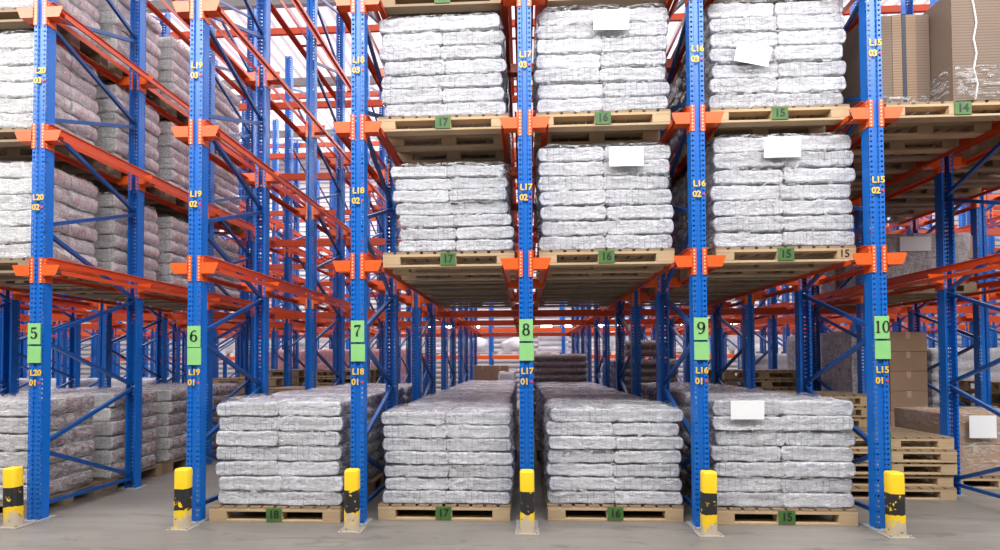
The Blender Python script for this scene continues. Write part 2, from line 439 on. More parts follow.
# ------------------------------------------------------------------ upright frames
HP = 7.3
def post_mesh():
    t = 0.004; W = 0.06; D = 0.095
    out = [(-W + .022, D), (-W, D), (-W, 0), (-.026, 0), (-.018, .014), (.018, .014), (.026, 0), (W, 0), (W, D), (W - .022, D)]
    inn = [(W - .022, D - t), (W - t, D - t), (W - t, t), (.028, t), (.020, .014 + t), (-.020, .014 + t), (-.028, t), (-W + t, t), (-W + t, D - t), (-W + .022, D - t)]
    return MB().prism(out + inn, 0.008, HP, 'z').mesh('post', mat_post)
ME_POST = post_mesh()
ME_BASE = MB().box(-.095, .095, -.055, .145, 0, .008).box(-.08, -.07, -.04, -.03, .008, .022).box(.07, .08, -.04, -.03, .008, .022).mesh('base_plate', mat_zinc)
ZR = [0.14, 1.16, 2.15, 3.16, 4.18, 5.18, 6.18, 7.16]     # zigzag nodes on the rear post
ZF = [0.65, 1.67, 2.70, 3.70, 4.68, 5.68, 6.68]           # and on the front post
YF, YR = 0.075, 1.14
def brace_paths():
    out = [((0, YF, .13), (0, YR, .12))]
    for i, z in enumerate(ZF):
        out.append(((0, YF, z - .03), (0, YR, ZR[i] + .02)))
        out.append(((0, YF, z + .03), (0, YR, ZR[i + 1] - .02)))
    return out
ME_BRACES = [MB().bar(a, b, 0.034, 0.034).mesh('brace', mat_brace) for a, b in brace_paths()]
_l = MB()
for a, b in brace_paths(): _l.bar(a, b, 0.034, 0.034)
ME_LATTICE = _l.mesh('bracing', mat_brace)
def arm_mesh(sg, z):
    """bolted plate round the corner of the post and a tapered cantilever arm, sg = side"""
    m = MB()
    a, b = sorted((sg * .026, sg * .064))
    m.box(a, b, -.006, 0.0, z - .115, z + .115)
    a, b = sorted((sg * .0605, sg * .066))
    m.box(a, b, -.006, .09, z - .115, z + .115)
    top, bot = sg * .222, sg * .188
    poly = [(sg * .066, z - .05), (bot, z - .05), (top, z + .035), (top, z + .048), (sg * .066, z + .048)]
    m.prism(poly, -.012, -.006, 'y')
    m.prism([(sg * .066, z - .05), (bot, z - .05), (bot, z - .043), (sg * .066, z - .043)], -.006, .08, 'y')
    m.prism([(sg * .066, z - .012), (top - sg * .02, z - .012), (top - sg * .012, z - .005), (sg * .066, z - .005)], -.006, .08, 'y')
    return m
ME_ARMS = {(s, i): arm_mesh(s, z).mesh('support_arm', mat_plate) for s in (-1, 1) for i, z in enumerate(LV)}
ME_ARMSET = {}
for i, z in enumerate(LV):
    _l = MB()
    for sd in (-1, 1):
        t_ = arm_mesh(sd, z); me_ = bpy.data.meshes.new('x'); t_.bm.to_mesh(me_); t_.bm.free(); _l.bm.from_mesh(me_); bpy.data.meshes.remove(me_)
    _l.box(-.066, .066, -.009, -.003, z - .02, z + .02)
    ME_ARMSET[i] = _l.mesh('double_arm', mat_plate)

ORD = ['front', 'second', 'third', 'fourth', 'rearmost']
def row_name(n):
    if 5 <= n <= 10: return 'numbered %d' % n
    if n < 5: return ['just left of number 5', 'second left of number 5', 'third left of number 5', 'fourth left of number 5', 'fifth left of number 5', 'sixth left of number 5', 'seventh left of number 5', 'eighth left of number 5', 'ninth left of number 5'][4 - n]
    return ['just right of number 10', 'second right of number 10', 'third right of number 10', 'fourth right of number 10', 'fifth right of number 10', 'sixth right of number 10', 'seventh right of number 10', 'eighth right of number 10', 'ninth right of number 10'][n - 11]
ME_GREEN = MB().box(-.060, .060, -.009, -.002, -.096, .096).mesh('number_label', mat_green)
ME_GREEN2 = MB().box(-.063, .063, -.009, -.002, -.077, .077).mesh('blank_label', mat_green)
LANE_CODE = {5: 'L20', 6: 'L19', 7: 'L18', 8: 'L17', 9: 'L16', 10: 'L15'}
def frame(n, j):
    y = j * 2 * PITCH_Y
    if not (seen(LX(n), y, 0, 5) or seen(LX(n), y + PITCH_Y, 0, 5)): return
    if j == 0: lab = 'front blue upright frame of the row %s' % row_name(n)
    else: lab = '%s blue upright frame, in the row %s' % (ORD[j], row_name(n))
    r = empty('upright_frame', (LX(n), y, 0), lab, 'rack frame', 'blue upright frames of the racking')
    detail = (j <= 1 and 3 <= n <= 12)
    for k, (yy, rz) in enumerate(((0, 0), (PITCH_Y, PI))):
        link('post', ME_POST, r, (0, yy, 0), rz)
        if detail and j == 0:
            link('base_plate', ME_BASE, r, (0, yy, 0), rz)
        if detail:
            for s in (-1, 1):
                for i in range(4 if j == 0 else 3): link('support_arm', ME_ARMS[(s, i)], r, (0, yy - (0.085 if k else 0), 0))
        else:
            for i in range(3): link('double_arm', ME_ARMSET[i], r, (0, yy - (0.085 if k else 0), 0))
    if detail:
        for me in ME_BRACES: link('brace', me, r)
    else: link('bracing', ME_LATTICE, r)
    if j == 0 and n in LANE_CODE:
        lx = {5: -.008, 6: .004, 7: .004, 8: .0, 9: .004, 10: .008}[n]
        g = link('number_label', ME_GREEN, r, (lx, 0, 1.705 - (.035 if n == 6 else 0))); g['label'] = 'green label with a black %d' % n
        link('number', number_mesh(str(n), 0.105), g, (0, -.0105, 0.006))
        link('blank_label', ME_GREEN2, r, (lx + .004, 0, 1.515 - (.025 if n == 6 else 0)))['label'] = 'plain green label'
        for q, (zz, c) in enumerate(((1.345, '01'), (2.965, '02'), (4.15, '03'))):
            a = link('lane_code', text_mesh(LANE_CODE[n], 0.076, mat_yellowink, 0.0022), r, (0.008, -.004 + .012 * 0, zz))
            link('level_code', text_mesh(c, 0.076, mat_yellowink, 0.0022), r, (-.014, -.004, zz - 0.092))
            link('red_dot', MB().prism([(.011 * math.cos(t * PI / 6), .011 * math.sin(t * PI / 6)) for t in range(12)], -.004, 0, 'y').mesh('red_dot', mat_redink), r, (.045, -.002, zz - 0.092))
for n in range(-3, 20):
    for j in range(5): frame(n, j)

# ------------------------------------------------------------------ pallet rails and cross rails
def rail_mesh(sg, L):
    """sg=+1: rail on the right of an upright (left rail of a lane). guide flange + shelf + lip"""
    t = .005
    m = MB()
    fl = [(.070, .062), (.074, .062), (.074, .112), (.090, .122), (.088, .126), (.070, .114)]
    sh = [(.150, -.006), (.207, -.006), (.207, -.040), (.212, -.040), (.212, 0), (.150, 0)]
    m.prism([(sg * x, z) for x, z in fl], 0, L, 'y'); m.prism([(sg * x, z) for x, z in sh], 0, L, 'y')
    y = .0
    while y < L - .05:                                   # joining gussets at the uprights
        m.prism([(sg * .070, .07), (sg * .070, -.006), (sg * .16, -.006), (sg * .16, -.0005), (sg * .075, .0), (sg * .075, .07)], y, y + .05, 'y')
        y += PITCH_Y
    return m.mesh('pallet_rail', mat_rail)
L1R, L2R = 3.95, 6.7
ME_RAIL = {(s, h): rail_mesh(s, L1R if h == 0 else L2R) for s in (-1, 1) for h in (0, 1)}
LVN = ['first', 'second', 'third', 'fourth']
NUMW = ['two', 'three', 'four', 'five', 'six', 'seven', 'eight', 'nine']
def lane_name(n):
    if 5 <= n <= 9: return 'between uprights %d and %d' % (n, n + 1)
    if n == 4: return 'left of upright 5'
    if n == 10: return 'right of upright 10'
    if n < 4: return '%s lanes left of upright 5' % NUMW[3 - n]
    return '%s lanes right of upright 10' % NUMW[n - 11]
def any_seen(x, y0, y1, z):
    return any(seen(x, y0 + (y1 - y0) * t / 6, z, z, 20) for t in range(7))
for n in range(0, 16):
    for lv, z in enumerate(LV):
        for h in (0, 1):
            y0, L = ((0.03, L1R), (4.2, L2R))[h]
            for s, nn in ((1, n), (-1, n + 1)):
                if not any_seen(LX(nn), y0, y0 + L, z): continue
                if h == 1 and (lv == 3 or n < 2 or n > 12): continue
                if lv == 3 and not 3 <= n <= 8: continue
                if h == 0 and (n < 2 or n > 12): continue
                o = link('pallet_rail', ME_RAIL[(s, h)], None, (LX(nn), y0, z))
                side = 'left' if s == 1 else 'right'
                tag(o, '%s %s pallet rail, %s level, %s' % (('front', 'rear')[h], side, LVN[lv], lane_name(n)), 'pallet rail', 'orange pallet rails', 'thing')
def cross_mesh():
    c = [(0, -.055), (.05, -.055), (.05, -.047), (.008, -.047), (.008, .047), (.05, .047), (.05, .055), (0, .055)]
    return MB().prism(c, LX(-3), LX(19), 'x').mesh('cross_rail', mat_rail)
ME_CROSS = cross_mesh()
for i, (y, nm) in enumerate(((4.0, 'behind the fourth upright'), (6.08, 'behind the third frame'), (8.5, 'behind the fourth frame'), (10.93, 'behind the rearmost frame'))):
    for z, zn in zip((LV[0] - .06, LV[1] - .06, LV[2] - .06, LV[3] - .04, 7.2), ('first level', 'second level', 'third level', 'fourth level', 'post tops')):
        if i == 2 and zn in ('first level', 'fourth level'): continue
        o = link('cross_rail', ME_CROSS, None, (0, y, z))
        tag(o, 'long orange cross rail %s at the %s' % (nm, zn), 'cross rail', 'orange cross rails', 'thing')

# ------------------------------------------------------------------ bollards
def bollard_mesh():
    bm = bmesh.new(); r = 0.058; prof = []
    ring = []
    for (z, rr) in ((0.01, r), (0.2, r), (0.505, r), (0.52, r - .006), (0.52, r - .014)):
        ring.append([bm.verts.new((rr * 1.04 * math.copysign(abs(math.cos(a)) ** .55, math.cos(a)), rr * .9 * math.copysign(abs(math.sin(a)) ** .55, math.sin(a)), z)) for a in [2 * PI * i / 20 for i in range(20)]])
    for a, b in zip(ring, ring[1:]):
        for i in range(20): bm.faces.new((a[i], a[(i + 1) % 20], b[(i + 1) % 20], b[i]))
    bm.faces.new(ring[-1])
    bmesh.ops.recalc_face_normals(bm, faces=bm.faces)
    me = bpy.data.meshes.new('tube'); bm.to_mesh(me); bm.free(); me.materials.append(mat_bollard.m)
    for p in me.polygons: p.use_smooth = len(p.vertices) == 4
    return me
ME_BOL = bollard_mesh()
ME_FOOT = MB().box(-.10, .10, -.075, .085, 0, .012).box(-.085, -.07, -.06, -.045, .012, .028).box(.07, .085, -.06, -.045, .012, .028).mesh('foot_plate', paint('worn_foot_steel', (0.36, 0.32, 0.27), 0.7))
for n, dx, dy, rl in ((5, -.005, -.165, .03), (6, .025, -.165, .012), (7, .012, -.165, -.004), (8, .0, -.165, .0), (9, -.012, -.165, -.012), (10, -.015, -.15, -.015)):
    r = empty('bollard', (LX(n) + dx, dy, 0), 'yellow and black post guard standing at the foot of upright %d' % n, 'bollard', 'yellow and black post guards')
    t = link('tube', ME_BOL, r, (0, 0, 0)); t.rotation_euler = (0, rl, PI * (n % 2))
    link('foot_plate', ME_FOOT, r)

# ------------------------------------------------------------------ pallets
PW, PD, PH = 1.2, 0.8, 0.14
def deck_bm(j):
    m = MB(); rnd = random.Random(j)
    for yy in (0.0, PD / 2 - .05, PD - .1): m.box(0, PW, yy, yy + .1, PH - .044, PH - .022)
    nb = 10; wd = .095; gp = (PW - nb * wd) / (nb - 1)
    for i in range(nb):
        x = i * (wd + gp); m.box(x, x + wd, 0.0 + rnd.uniform(0, .006), PD - rnd.uniform(0, .006), PH - .022, PH, 1)
    return m
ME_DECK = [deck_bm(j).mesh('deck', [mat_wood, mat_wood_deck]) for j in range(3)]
ME_DECK_SHADE = [deck_bm(j).mesh('deck', [mat_wood_shade, mat_deck_shade]) for j in range(3)]
ME_BBOARD = MB().box(0, PW, 0, .1, 0, .022, 0, .003).mesh('bottom_board', mat_wood)
ME_BLOCK = MB().box(0, .16, 0, .1, 0, PH - .066, 0, .003).mesh('block', mat_wood)
ME_BLOCKC = MB().box(0, .145, 0, .1, 0, PH - .066, 0, .003).mesh('block', mat_wood)
_m = MB(); _m.box(0, PW, 0, .1, 0, .022)
for x, ww in ((0, .16), (.5275, .145), (1.04, .16)): _m.box(x, x + ww, 0, .1, .0215, PH - .044)
ME_RUN = _m.mesh('runner', mat_wood_shade)
_m = MB()
for yy in (0, .35, .7):
    _m.box(0, PW, yy, yy + .1, 0, .022)
    for x in (0, .5275, 1.04): _m.box(x, x + .16, yy, yy + .1, .0215, PH - .0435)
for j in (0,):
    t_ = deck_bm(5); me_ = bpy.data.meshes.new('x'); t_.bm.to_mesh(me_); t_.bm.free(); _m.bm.from_mesh(me_); bpy.data.meshes.remove(me_)
ME_PALLET = _m.mesh('pallet', [mat_wood_shade, mat_deck_shade])
ME_TAG = MB().box(-.070, .070, -.006, 0, -.056, .056).mesh('number_tag', mat_tag)
ME_DIG = {}
_m = MB()
for yy in (0, .35, .7):
    _m.box(0, PW, yy, yy + .1, 0, .022)
    for x in (0, .5275, 1.04): _m.box(x, x + .16, yy, yy + .1, .0215, PH - .0435)
t_ = deck_bm(6); me_ = bpy.data.meshes.new('x'); t_.bm.to_mesh(me_); t_.bm.free(); _m.bm.from_mesh(me_); bpy.data.meshes.remove(me_)
ME_PALLET_PLAIN = _m.mesh('pallet', [mat_wood, mat_wood_deck])
ME_PALLET_WHITE = ME_PALLET_PLAIN.copy()
mat_palewood = paint('white_painted_wood', (0.70, 0.68, 0.64), 0.7)
for i in (0, 1): ME_PALLET_WHITE.materials[i] = mat_palewood.m
def pallet(X, y, z, label, detail=1, number=None, side_number=None, rz=0.0, group='wooden pallets', tag_dx=0.0):
    """X = left edge, y = front edge"""
    if detail == 0:
        o = link('pallet', {'stacked empty pallets': ME_PALLET_PLAIN, 'pallets on the wall rack': ME_PALLET_WHITE}.get(group, ME_PALLET), None, (X, y, z), rz)
        return tag(o, label, 'pallet', group, 'thing')
    r = empty('pallet', (X, y, z), label, 'pallet', group, rz)
    link('deck', random.choice(ME_DECK if detail == 2 else ME_DECK_SHADE), r)
    for yy in (0, .35, .7):
        if detail == 2:
            b = link('bottom_board', ME_BBOARD, r, (0, yy, 0))
            for x, me in ((0, ME_BLOCK), (.5275, ME_BLOCKC), (1.04, ME_BLOCK)): link('block', me, r, (x, yy, .022))
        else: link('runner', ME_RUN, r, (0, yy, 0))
    if number:
        if number not in ME_DIG: ME_DIG[number] = text_mesh(number, 0.098, mat_black, 0.0012)
        t = link('number_tag', ME_TAG, r, (.60 + tag_dx, -.001, .072)); t['label'] = 'green tag reading %s' % number
        link('number', ME_DIG[number], t, (0, -.0075, 0))
    if side_number:
        link('painted_number', text_mesh(side_number, 0.095, mat_black, 0.0), r, (1.10, -.0025, .068))
    return r

# ------------------------------------------------------------------ bags and loads
BW, BD, BH = 0.565, 0.385, 0.124
def bag_mesh(seed, wdt, dep, hgt, mat, nx=33, ny=10, nz=8, name='bag'):
    """soft film-wrapped bundle, origin at the middle of its underside"""
    rnd = random.Random(seed); off = Vector((rnd.uniform(0, 50), rnd.uniform(0, 50), rnd.uniform(0, 50)))
    bm = bmesh.new(); V = {}
    hw, hd, hh = wdt / 2, dep / 2, hgt / 2; r = .024
    for i in range(nx + 1):
        for j in range(ny + 1):
            for k in range(nz + 1):
                if not (i in (0, nx) or j in (0, ny) or k in (0, nz)): continue
                u, v, q = 2 * i / nx - 1, 2 * j / ny - 1, 2 * k / nz - 1
                # pull lattice lines towards the rim for a crisp rounded edge
                f = lambda a: math.copysign(abs(a) ** 0.72, a)
                p = Vector((f(u) * hw, f(v) * hd, f(q) * hh))
                c = Vector((max(-hw + r * .8, min(hw - r * .8, p.x)), max(-hd + r, min(hd - r, p.y)), max(-hh + r, min(hh - r, p.z))))
                d = p - c
                if d.length > 1e-6: p = c + d.normalized() * r
                ears = (abs(u) ** 14) * max(0, 1 - abs(q) * 1.3)
                p.x += math.copysign(.018 * ears, u)
                p.z *= 1 - .035 * abs(u) ** 8
                cell = .5 + .5 * math.cos(2 * PI * p.x / .0523)
                if abs(v) > .6: p.y += math.copysign(.0035 * (1.2 - cell) * (1 - .5 * q * q) - .003 * max(0, 1 - abs(q) * 5), v)
                p.y += math.copysign(.011 * q, v) if abs(v) > .6 else 0
                nn = noise.noise_vector(p * 7 + off); n2 = noise.noise_vector(p * 22 + off)
                p += nn * .009 + n2 * .005
                V[i, j, k] = bm.verts.new((p.x, p.y, p.z + hh))
    def quad(a, b, c, d): bm.faces.new((V[a], V[b], V[c], V[d]))
    for i in range(nx):
        for j in range(ny):
            for k in (0, nz): quad((i, j, k), (i + 1, j, k), (i + 1, j + 1, k), (i, j + 1, k))
    for i in range(nx):
        for k in range(nz):
            for j in (0, ny): quad((i, j, k), (i + 1, j, k), (i + 1, j, k + 1), (i, j, k + 1))
    for j in range(ny):
        for k in range(nz):
            for i in (0, nx): quad((i, j, k), (i, j + 1, k), (i, j + 1, k + 1), (i, j, k + 1))
    bmesh.ops.recalc_face_normals(bm, faces=bm.faces)
    me = bpy.data.meshes.new(name); bm.to_mesh(me); bm.free(); me.materials.append(mat.m)
    for p in me.polygons: p.use_smooth = True
    return me
MATS = {'grey': mat_grey, 'brown': mat_brown, 'brown_shaded': mat_brown_shaded, 'dark': mat_dark, 'pink': mat_pink, 'white': mat_white}
BAGS = {k: [bag_mesh(s, BW + .008, BD + .01, BH - .002, m) for s in range(6 if k == 'grey' else 4)] for k, m in MATS.items() if k in ('grey', 'brown', 'brown_shaded')}

def body_mesh(wdt, dep, hgt, layers, mat, seed=0, name='body', amp=.016):
    """whole wrapped stack as one skin, grooved where layer meets layer"""
    rnd = random.Random(seed); off = Vector((rnd.uniform(0, 50), rnd.uniform(0, 50), 0))
    bm = bmesh.new(); per = []
    nx, ny = 14, 9
    def ringpts():
        out = []
        for i in range(nx): out.append((-1 + 2 * i / nx, -1))
        for i in range(ny): out.append((1, -1 + 2 * i / ny))
        for i in range(nx): out.append((1 - 2 * i / nx, 1))
        for i in range(ny): out.append((-1, 1 - 2 * i / ny))
        return out
    R0 = ringpts(); rings = []
    nz = layers * 5; h = hgt / layers
    for k in range(nz + 1):
        z = hgt * k / nz; ph = (k % 5) / 5
        g = math.sin(PI * ph) ** .5 if 0 < ph < 1 else 0
        inset = (1 - g) * amp * (1.4 if k not in (0, nz) else 1.0)
        lay = k // 5 if k < nz else layers - 1
        sx = rnd.uniform(-.006, .006) if k % 5 == 0 else sx
        row = []
        for (u, v) in R0:
            cr = max(0, abs(u) + abs(v) - 1.86) / .14
            x = u * (wdt / 2 - inset - .03 * cr) + sx; y = v * (dep / 2 - inset - .03 * cr)
            p = Vector((x, y, z)); nn = noise.noise_vector(p * 5 + off)
            row.append(bm.verts.new((x + nn.x * .016, y + nn.y * .016, z + (nn.z * .01 if k else 0))))
        rings.append(row)
    n = len(R0)
    for a, b in zip(rings, rings[1:]):
        for i in range(n): bm.faces.new((a[i], a[(i + 1) % n], b[(i + 1) % n], b[i]))
    # top cap as a grid of strips
    tg = {}
    for i in range(nx + 1):
        for j in range(ny + 1):
            if j == 0: v = rings[-1][i]
            elif i == nx: v = rings[-1][nx + j]
            elif j == ny: v = rings[-1][(nx + ny + (nx - i)) % n]
            elif i == 0: v = rings[-1][(2 * nx + ny + (ny - j)) % n]
            else:
                x, y = (-1 + 2 * i / nx) * wdt / 2, (-1 + 2 * j / ny) * dep / 2
                nn = noise.noise(Vector((x * 4, y * 4, seed)) + off)
                seam = .018 if abs(x) < .05 else 0
                v = bm.verts.new((x, y, hgt + .012 + nn * .022 - seam))
            tg[i, j] = v
    for i in range(nx):
        for j in range(ny): bm.faces.new((tg[i, j], tg[i + 1, j], tg[i + 1, j + 1], tg[i, j + 1]))
    bm.faces.new(rings[0][::-1])
    bmesh.ops.recalc_face_normals(bm, faces=bm.faces)
    me = bpy.data.meshes.new(name); bm.to_mesh(me); bm.free(); me.materials.append(mat.m)
    for p in me.polygons: p.use_smooth = True
    return me
def film_mesh(wdt, dep, hgt, layers, seed, mat=mat_film):
    me = body_mesh(wdt, dep, hgt, layers, mat, seed, 'stretch_film', .010)
    return me
ME_PAPER = MB().box(-.15, .15, -.003, 0, -.085, .085).mesh('paper_sheet', mat_paper)

def bag_load(X, y, z, kind, lay_h, label, layers=7, seed=0, group='film-wrapped pallet loads', film=True, papers=(), wdt=1.15, skew=0.0, name='wrapped_load', dp=1.0):
    """X, y = centre of the front edge of the pallet"""
    r = empty(name, (X, y + PD / 2, z), label, 'wrapped load', group)
    rnd = random.Random(seed * 13 + 5); hgt = layers * lay_h
    sc = lay_h / BH; cx, cy = wdt / 4 + .004, PD / 4 - .005
    for k in range(layers):
        lx = rnd.uniform(-.019, .019) + skew * k; ly = rnd.uniform(-.006, .012)
        for sy in (-1, 1):
            for sx in (-1, 1):
                b = link('bag', rnd.choice(BAGS[kind]), r, (sx * cx + lx + rnd.uniform(-.009, .009), sy * cy * dp - (1 - dp) * PD * .35 + ly + rnd.uniform(-.008, .008), k * lay_h + .002))
                b.scale = (wdt / 1.15, dp, sc * rnd.uniform(.93, 1.03))
                b.rotation_euler = (0, rnd.uniform(-.012, .012), rnd.choice((0, PI)) + rnd.uniform(-.02, .02))
    if film: 
        f = link('stretch_film', film_mesh(wdt + .05, PD * dp + .035, hgt + .012, layers, seed), r, (skew * layers / 2, -(1 - dp) * PD * .35, 0))
    for (px, pz, pr, ps) in papers:
        p = link('paper_sheet', ME_PAPER, r, (px, -PD / 2 - .045, pz)); p.rotation_euler = (.06, pr, 0); p.scale = (ps, 1, ps)
    return r
BODY = {}
def plain_load(X, y, z, kind, layers, hgt, label, wdt=1.15, dep=.78, tops=False, group='film-wrapped pallet loads', v=0):
    key = (kind, layers, round(hgt, 2), wdt, v)
    if key not in BODY: BODY[key] = body_mesh(wdt, dep, hgt, layers, MATS[kind], int(hgt * 1000) % 97 + v, 'wrapped_load', .022 if kind == 'dark' else .016)
    o = link('wrapped_load', BODY[key], None, (X, y + PD / 2, z))
    return tag(o, label, 'wrapped load', group, 'thing')

DEEP = ['front', 'second-row', 'third-row', 'fourth-row', 'fifth-row', 'sixth-row', 'seventh-row', 'eighth-row']
def LC(n): return LX(n) + PITCH_X / 2      # lane centre
LEVN = ['on the floor', 'on the first rail level', 'on the second rail level', 'on the third rail level']
YK = lambda k: .10 + .90 * k

# lane 6-7 to 9-10 on the floor, grey bag loads; front ones bag by bag
FL = {6: (.134, 4, '17 18', -2.26, .02), 7: (.119, 8, '17', -.75, .12), 8: (.123, 6, '16', .785, .15), 9: (.134, 4, '15', 2.245, .09)}
for n, (lh, depth, num, cx, y0) in FL.items():
    for k in range(depth):
        y = y0 + .90 * k
        X = cx - .6 if k == 0 else cx - .6 + random.uniform(-.02, .02)
        where = lane_name(n)
        if k == 0:
            pallet(X, y, 0, 'pallet tagged %s on the floor %s' % ('18' if n == 6 else num, where), 2, '18' if n == 6 else num)
            bag_load(cx + {6: .025, 7: .025}.get(n, 0), y + .02, PH, 'grey', lh, 'front grey bag stack on the floor %s' % where, 7, n * 11,
                     wdt={6: 1.12, 7: 1.14, 8: 1.16, 9: 1.17}[n], papers=((-.33, .86, 0, .95),) if n == 9 else ())
        else:
            pallet(X, y, 0, '%s wooden pallet on the floor %s' % (DEEP[k], where), 0)
            plain_load(cx, y, PH, 'grey', 7, lh * 7 + (.0 if k > 1 else .0), '%s grey wrapped load on the floor %s' % (DEEP[k], where), 1.15, v=k % 3)

# upper levels of lanes 7-8, 8-9 and 9-10
UP = {(7, 0): (-.70, .115, .00), (7, 1): (-.745, .133, .0), (8, 0): (.72, .135, .0), (8, 1): (.70, .137, .0), (9, 0): (2.28, .142, .0), (9, 1): (2.25, .138, .0)}
PAP = {(8, 0): ((.18, .82, 0, 1.0),), (8, 1): ((.08, .81, .02, 1.05),), (9, 0): ((-.025, .87, 0, 1.05),), (9, 1): ((-.235, .455, .22, 1.0),)}
TAGS = {7: '17', 8: '16', 9: '15'}
for (n, lv), (cx, lh, sk) in UP.items():
    for k in range(4):
        y = YK(k); z = LV[lv]; where = '%s %s' % (LEVN[lv + 1], lane_name(n))
        if k == 0:
            pallet(cx - .6, y, z, 'pallet tagged %s %s' % (TAGS[n], where), 2, TAGS[n], '15' if (n, lv) == (9, 0) else None)
            bag_load(cx + (.07 if (n, lv) == (7, 0) else .0), y + .02, z + PH, 'grey', lh, 'front grey bag stack %s' % where, 7, n * 17 + lv, papers=PAP.get((n, lv), ()),
                     wdt={(7, 0): 1.02, (7, 1): 1.10, (9, 0): 1.18}.get((n, lv), 1.15), skew={(7, 0): -.013, (7, 1): -.004}.get((n, lv), 0))
        else:
            pallet(LC(n) - .6, y, z, '%s wooden pallet %s' % (DEEP[k], where), 1)
            if k < 3: plain_load(LC(n), y, z + PH, 'grey', 7, lh * 7, '%s grey wrapped load %s' % (DEEP[k], where), 1.15, v=k)
for n in (7, 8, 9):
    for k in range(3):
        pallet(LC(n) - .6, YK(k), LV[2], '%s wooden pallet on the third rail level %s' % (DEEP[k], lane_name(n)), 1, TAGS[n] if k == 0 else None)
        if k == 0: plain_load(LC(n), YK(k), LV[2] + PH, 'grey', 7, .93, '%s grey wrapped load on the third rail level %s' % (DEEP[k], lane_name(n)))

# lane left of upright 5: loads with pale faces and reddish brown flanks
for lv in (-1, 0, 1, 2):
    for k in range(4):
        y = YK(k); z = 0 if lv < 0 else LV[lv]; where = '%s %s' % (LEVN[lv + 1], lane_name(4))
        pallet(-5.25 - .6 + .02, y, z, '%s wooden pallet %s' % (DEEP[k], where), 1)
        bag_load(-5.25 + .03, y, z + PH, 'brown_shaded' if lv < 0 else 'brown', .158 if lv < 0 else .154, '%s brown and white bag stack %s' % (DEEP[k], where), 6, lv * 7 + k + 40, group='brown and white wrapped loads', dp=.84)
for k in (1, 2, 3):
    pallet(LC(3) - .6, YK(k) + .5, 0, '%s wooden pallet on the floor %s' % (DEEP[k], lane_name(3)), 0)
    plain_load(LC(3), YK(k) + .5, PH, 'white', 7, .88, '%s white wrapped load on the floor %s' % (DEEP[k], lane_name(3)))

# ------------------------------------------------------------------ stacks of empty pallets
SEQ = ['first', 'second', 'third', 'fourth', 'fifth', 'sixth', 'seventh', 'eighth', 'ninth']
def pallet_stack(X, y, count, where, det=0, zs=1.0):
    rnd = random.Random(int(X * 100) + count)
    for i in range(count):
        pos = 'topmost' if i == count - 1 else 'bottom' if i == 0 else '%s up' % SEQ[i]
        
        o = pallet(X + rnd.uniform(-.02, .02), y + rnd.uniform(-.02, .02), i * (PH * zs + .001), 'empty pallet, %s, in the stack %s' % (pos, where), det, group='stacked empty pallets', rz=rnd.uniform(-.01, .01))
        o.scale = (1, 1, zs)
pallet_stack(3.16, .93, 5, 'just behind upright 10', 2, .9)
pallet_stack(3.15, 2.1, 7, 'second behind upright 10')
pallet_stack(3.15, 3.6, 9, 'third behind upright 10')
pallet_stack(LC(5) - .6, 3.75, 7, 'nearest between uprights 5 and 6')
pallet_stack(LC(5) - .55, 5.4, 9, 'middle one between uprights 5 and 6')
pallet_stack(LC(5) - .5, 6.9, 9, 'farthest between uprights 5 and 6')
pallet_stack(LC(4) - .6, 4.65, 8, 'behind brown loads left of upright 5')
pallet_stack(LC(4) - .6, 5.6, 9, 'farthest in left of upright 5')
pallet_stack(LC(12) - .6, 2.3, 8, 'near the right edge behind low cartons')

# a strip of green film hanging on the front pallet stack
t = link('green_film_strip', MB().box(0, .075, -.006, 0, 0, .42, 0).box(.01, .06, -.012, -.006, .02, .30).mesh('green_film_strip', mat_tag), None, (3.63, .905, .28))
tag(t, 'green film strip hanging on the stack of empty pallets', 'film strip', None, 'thing')

# ------------------------------------------------------------------ cartons and cardboard bundles
def carton_mesh(wd, dp, ht):
    m = MB(); m.box(0, wd, 0, dp, 0, ht, 0, .006)
    m.box(wd / 2 - .03, wd / 2 + .03, -.002, dp, ht - .0005, ht + .002, 1); m.box(wd / 2 - .03, wd / 2 + .03, -.002, .0, ht - .09, ht, 1)
    return m.mesh('carton', [mat_card, mat_tape])
def carton_load(X, y, z, nx, ny, nz, wd, dp, ht, label, paper=None, film=None, top=None):
    r = empty('carton_load', (X, y, z), label, 'carton load', 'brown carton loads')
    me = carton_mesh(wd - .008, dp - .008, ht - .004); rnd = random.Random(int(X * 31 + y * 7))
    for k in range(nz):
        for i in range(nx):
            for j in range(ny):
                if 0 < i < nx - 1 and 0 < j < ny - 1 and k < nz - 1: continue
                c = link('carton', me, r, (i * wd + rnd.uniform(0, .006), j * dp + rnd.uniform(0, .006), k * ht))
    if film:
        f = link('stretch_film', body_mesh(nx * wd + .03, ny * dp + .03, nz * ht + .01, nz, film, 3, 'stretch_film', .006), r, (nx * wd / 2, ny * dp / 2, 0))
    if paper: 
        p = link('paper_sheet', ME_PAPER, r, (paper[0], -.04, paper[1])); p.scale = (paper[2], 1, paper[3])
    return r
pallet(4.63, 1.36, 0, 'wooden pallet under the low cartons right of the pallet stack', 2)
carton_load(4.65, 1.38, PH, 2, 2, 2, .58, .40, .345, 'low film-wrapped cartons with white paper sheet right of the pallet stack', (.34, .55, .95, 1.45), mat_film)
pallet(4.63, 2.95, 0, 'wooden pallet under the tall cartons right of upright 10', 0)
tall = carton_load(4.65, 2.97, PH, 2, 2, 6, .525, .40, .28, 'tall stack of brown cartons behind upright 10', (.16, 1.32, .55, 2.2))
link('stretch_film', body_mesh(.12, .86, 1.69, 6, mat_film_thick, 21, 'stretch_film', .006), tall, (.03, .40, 0))
pallet(4.63, 3.85, 0, 'wooden pallet under the lavender film load behind the tall cartons', 0)
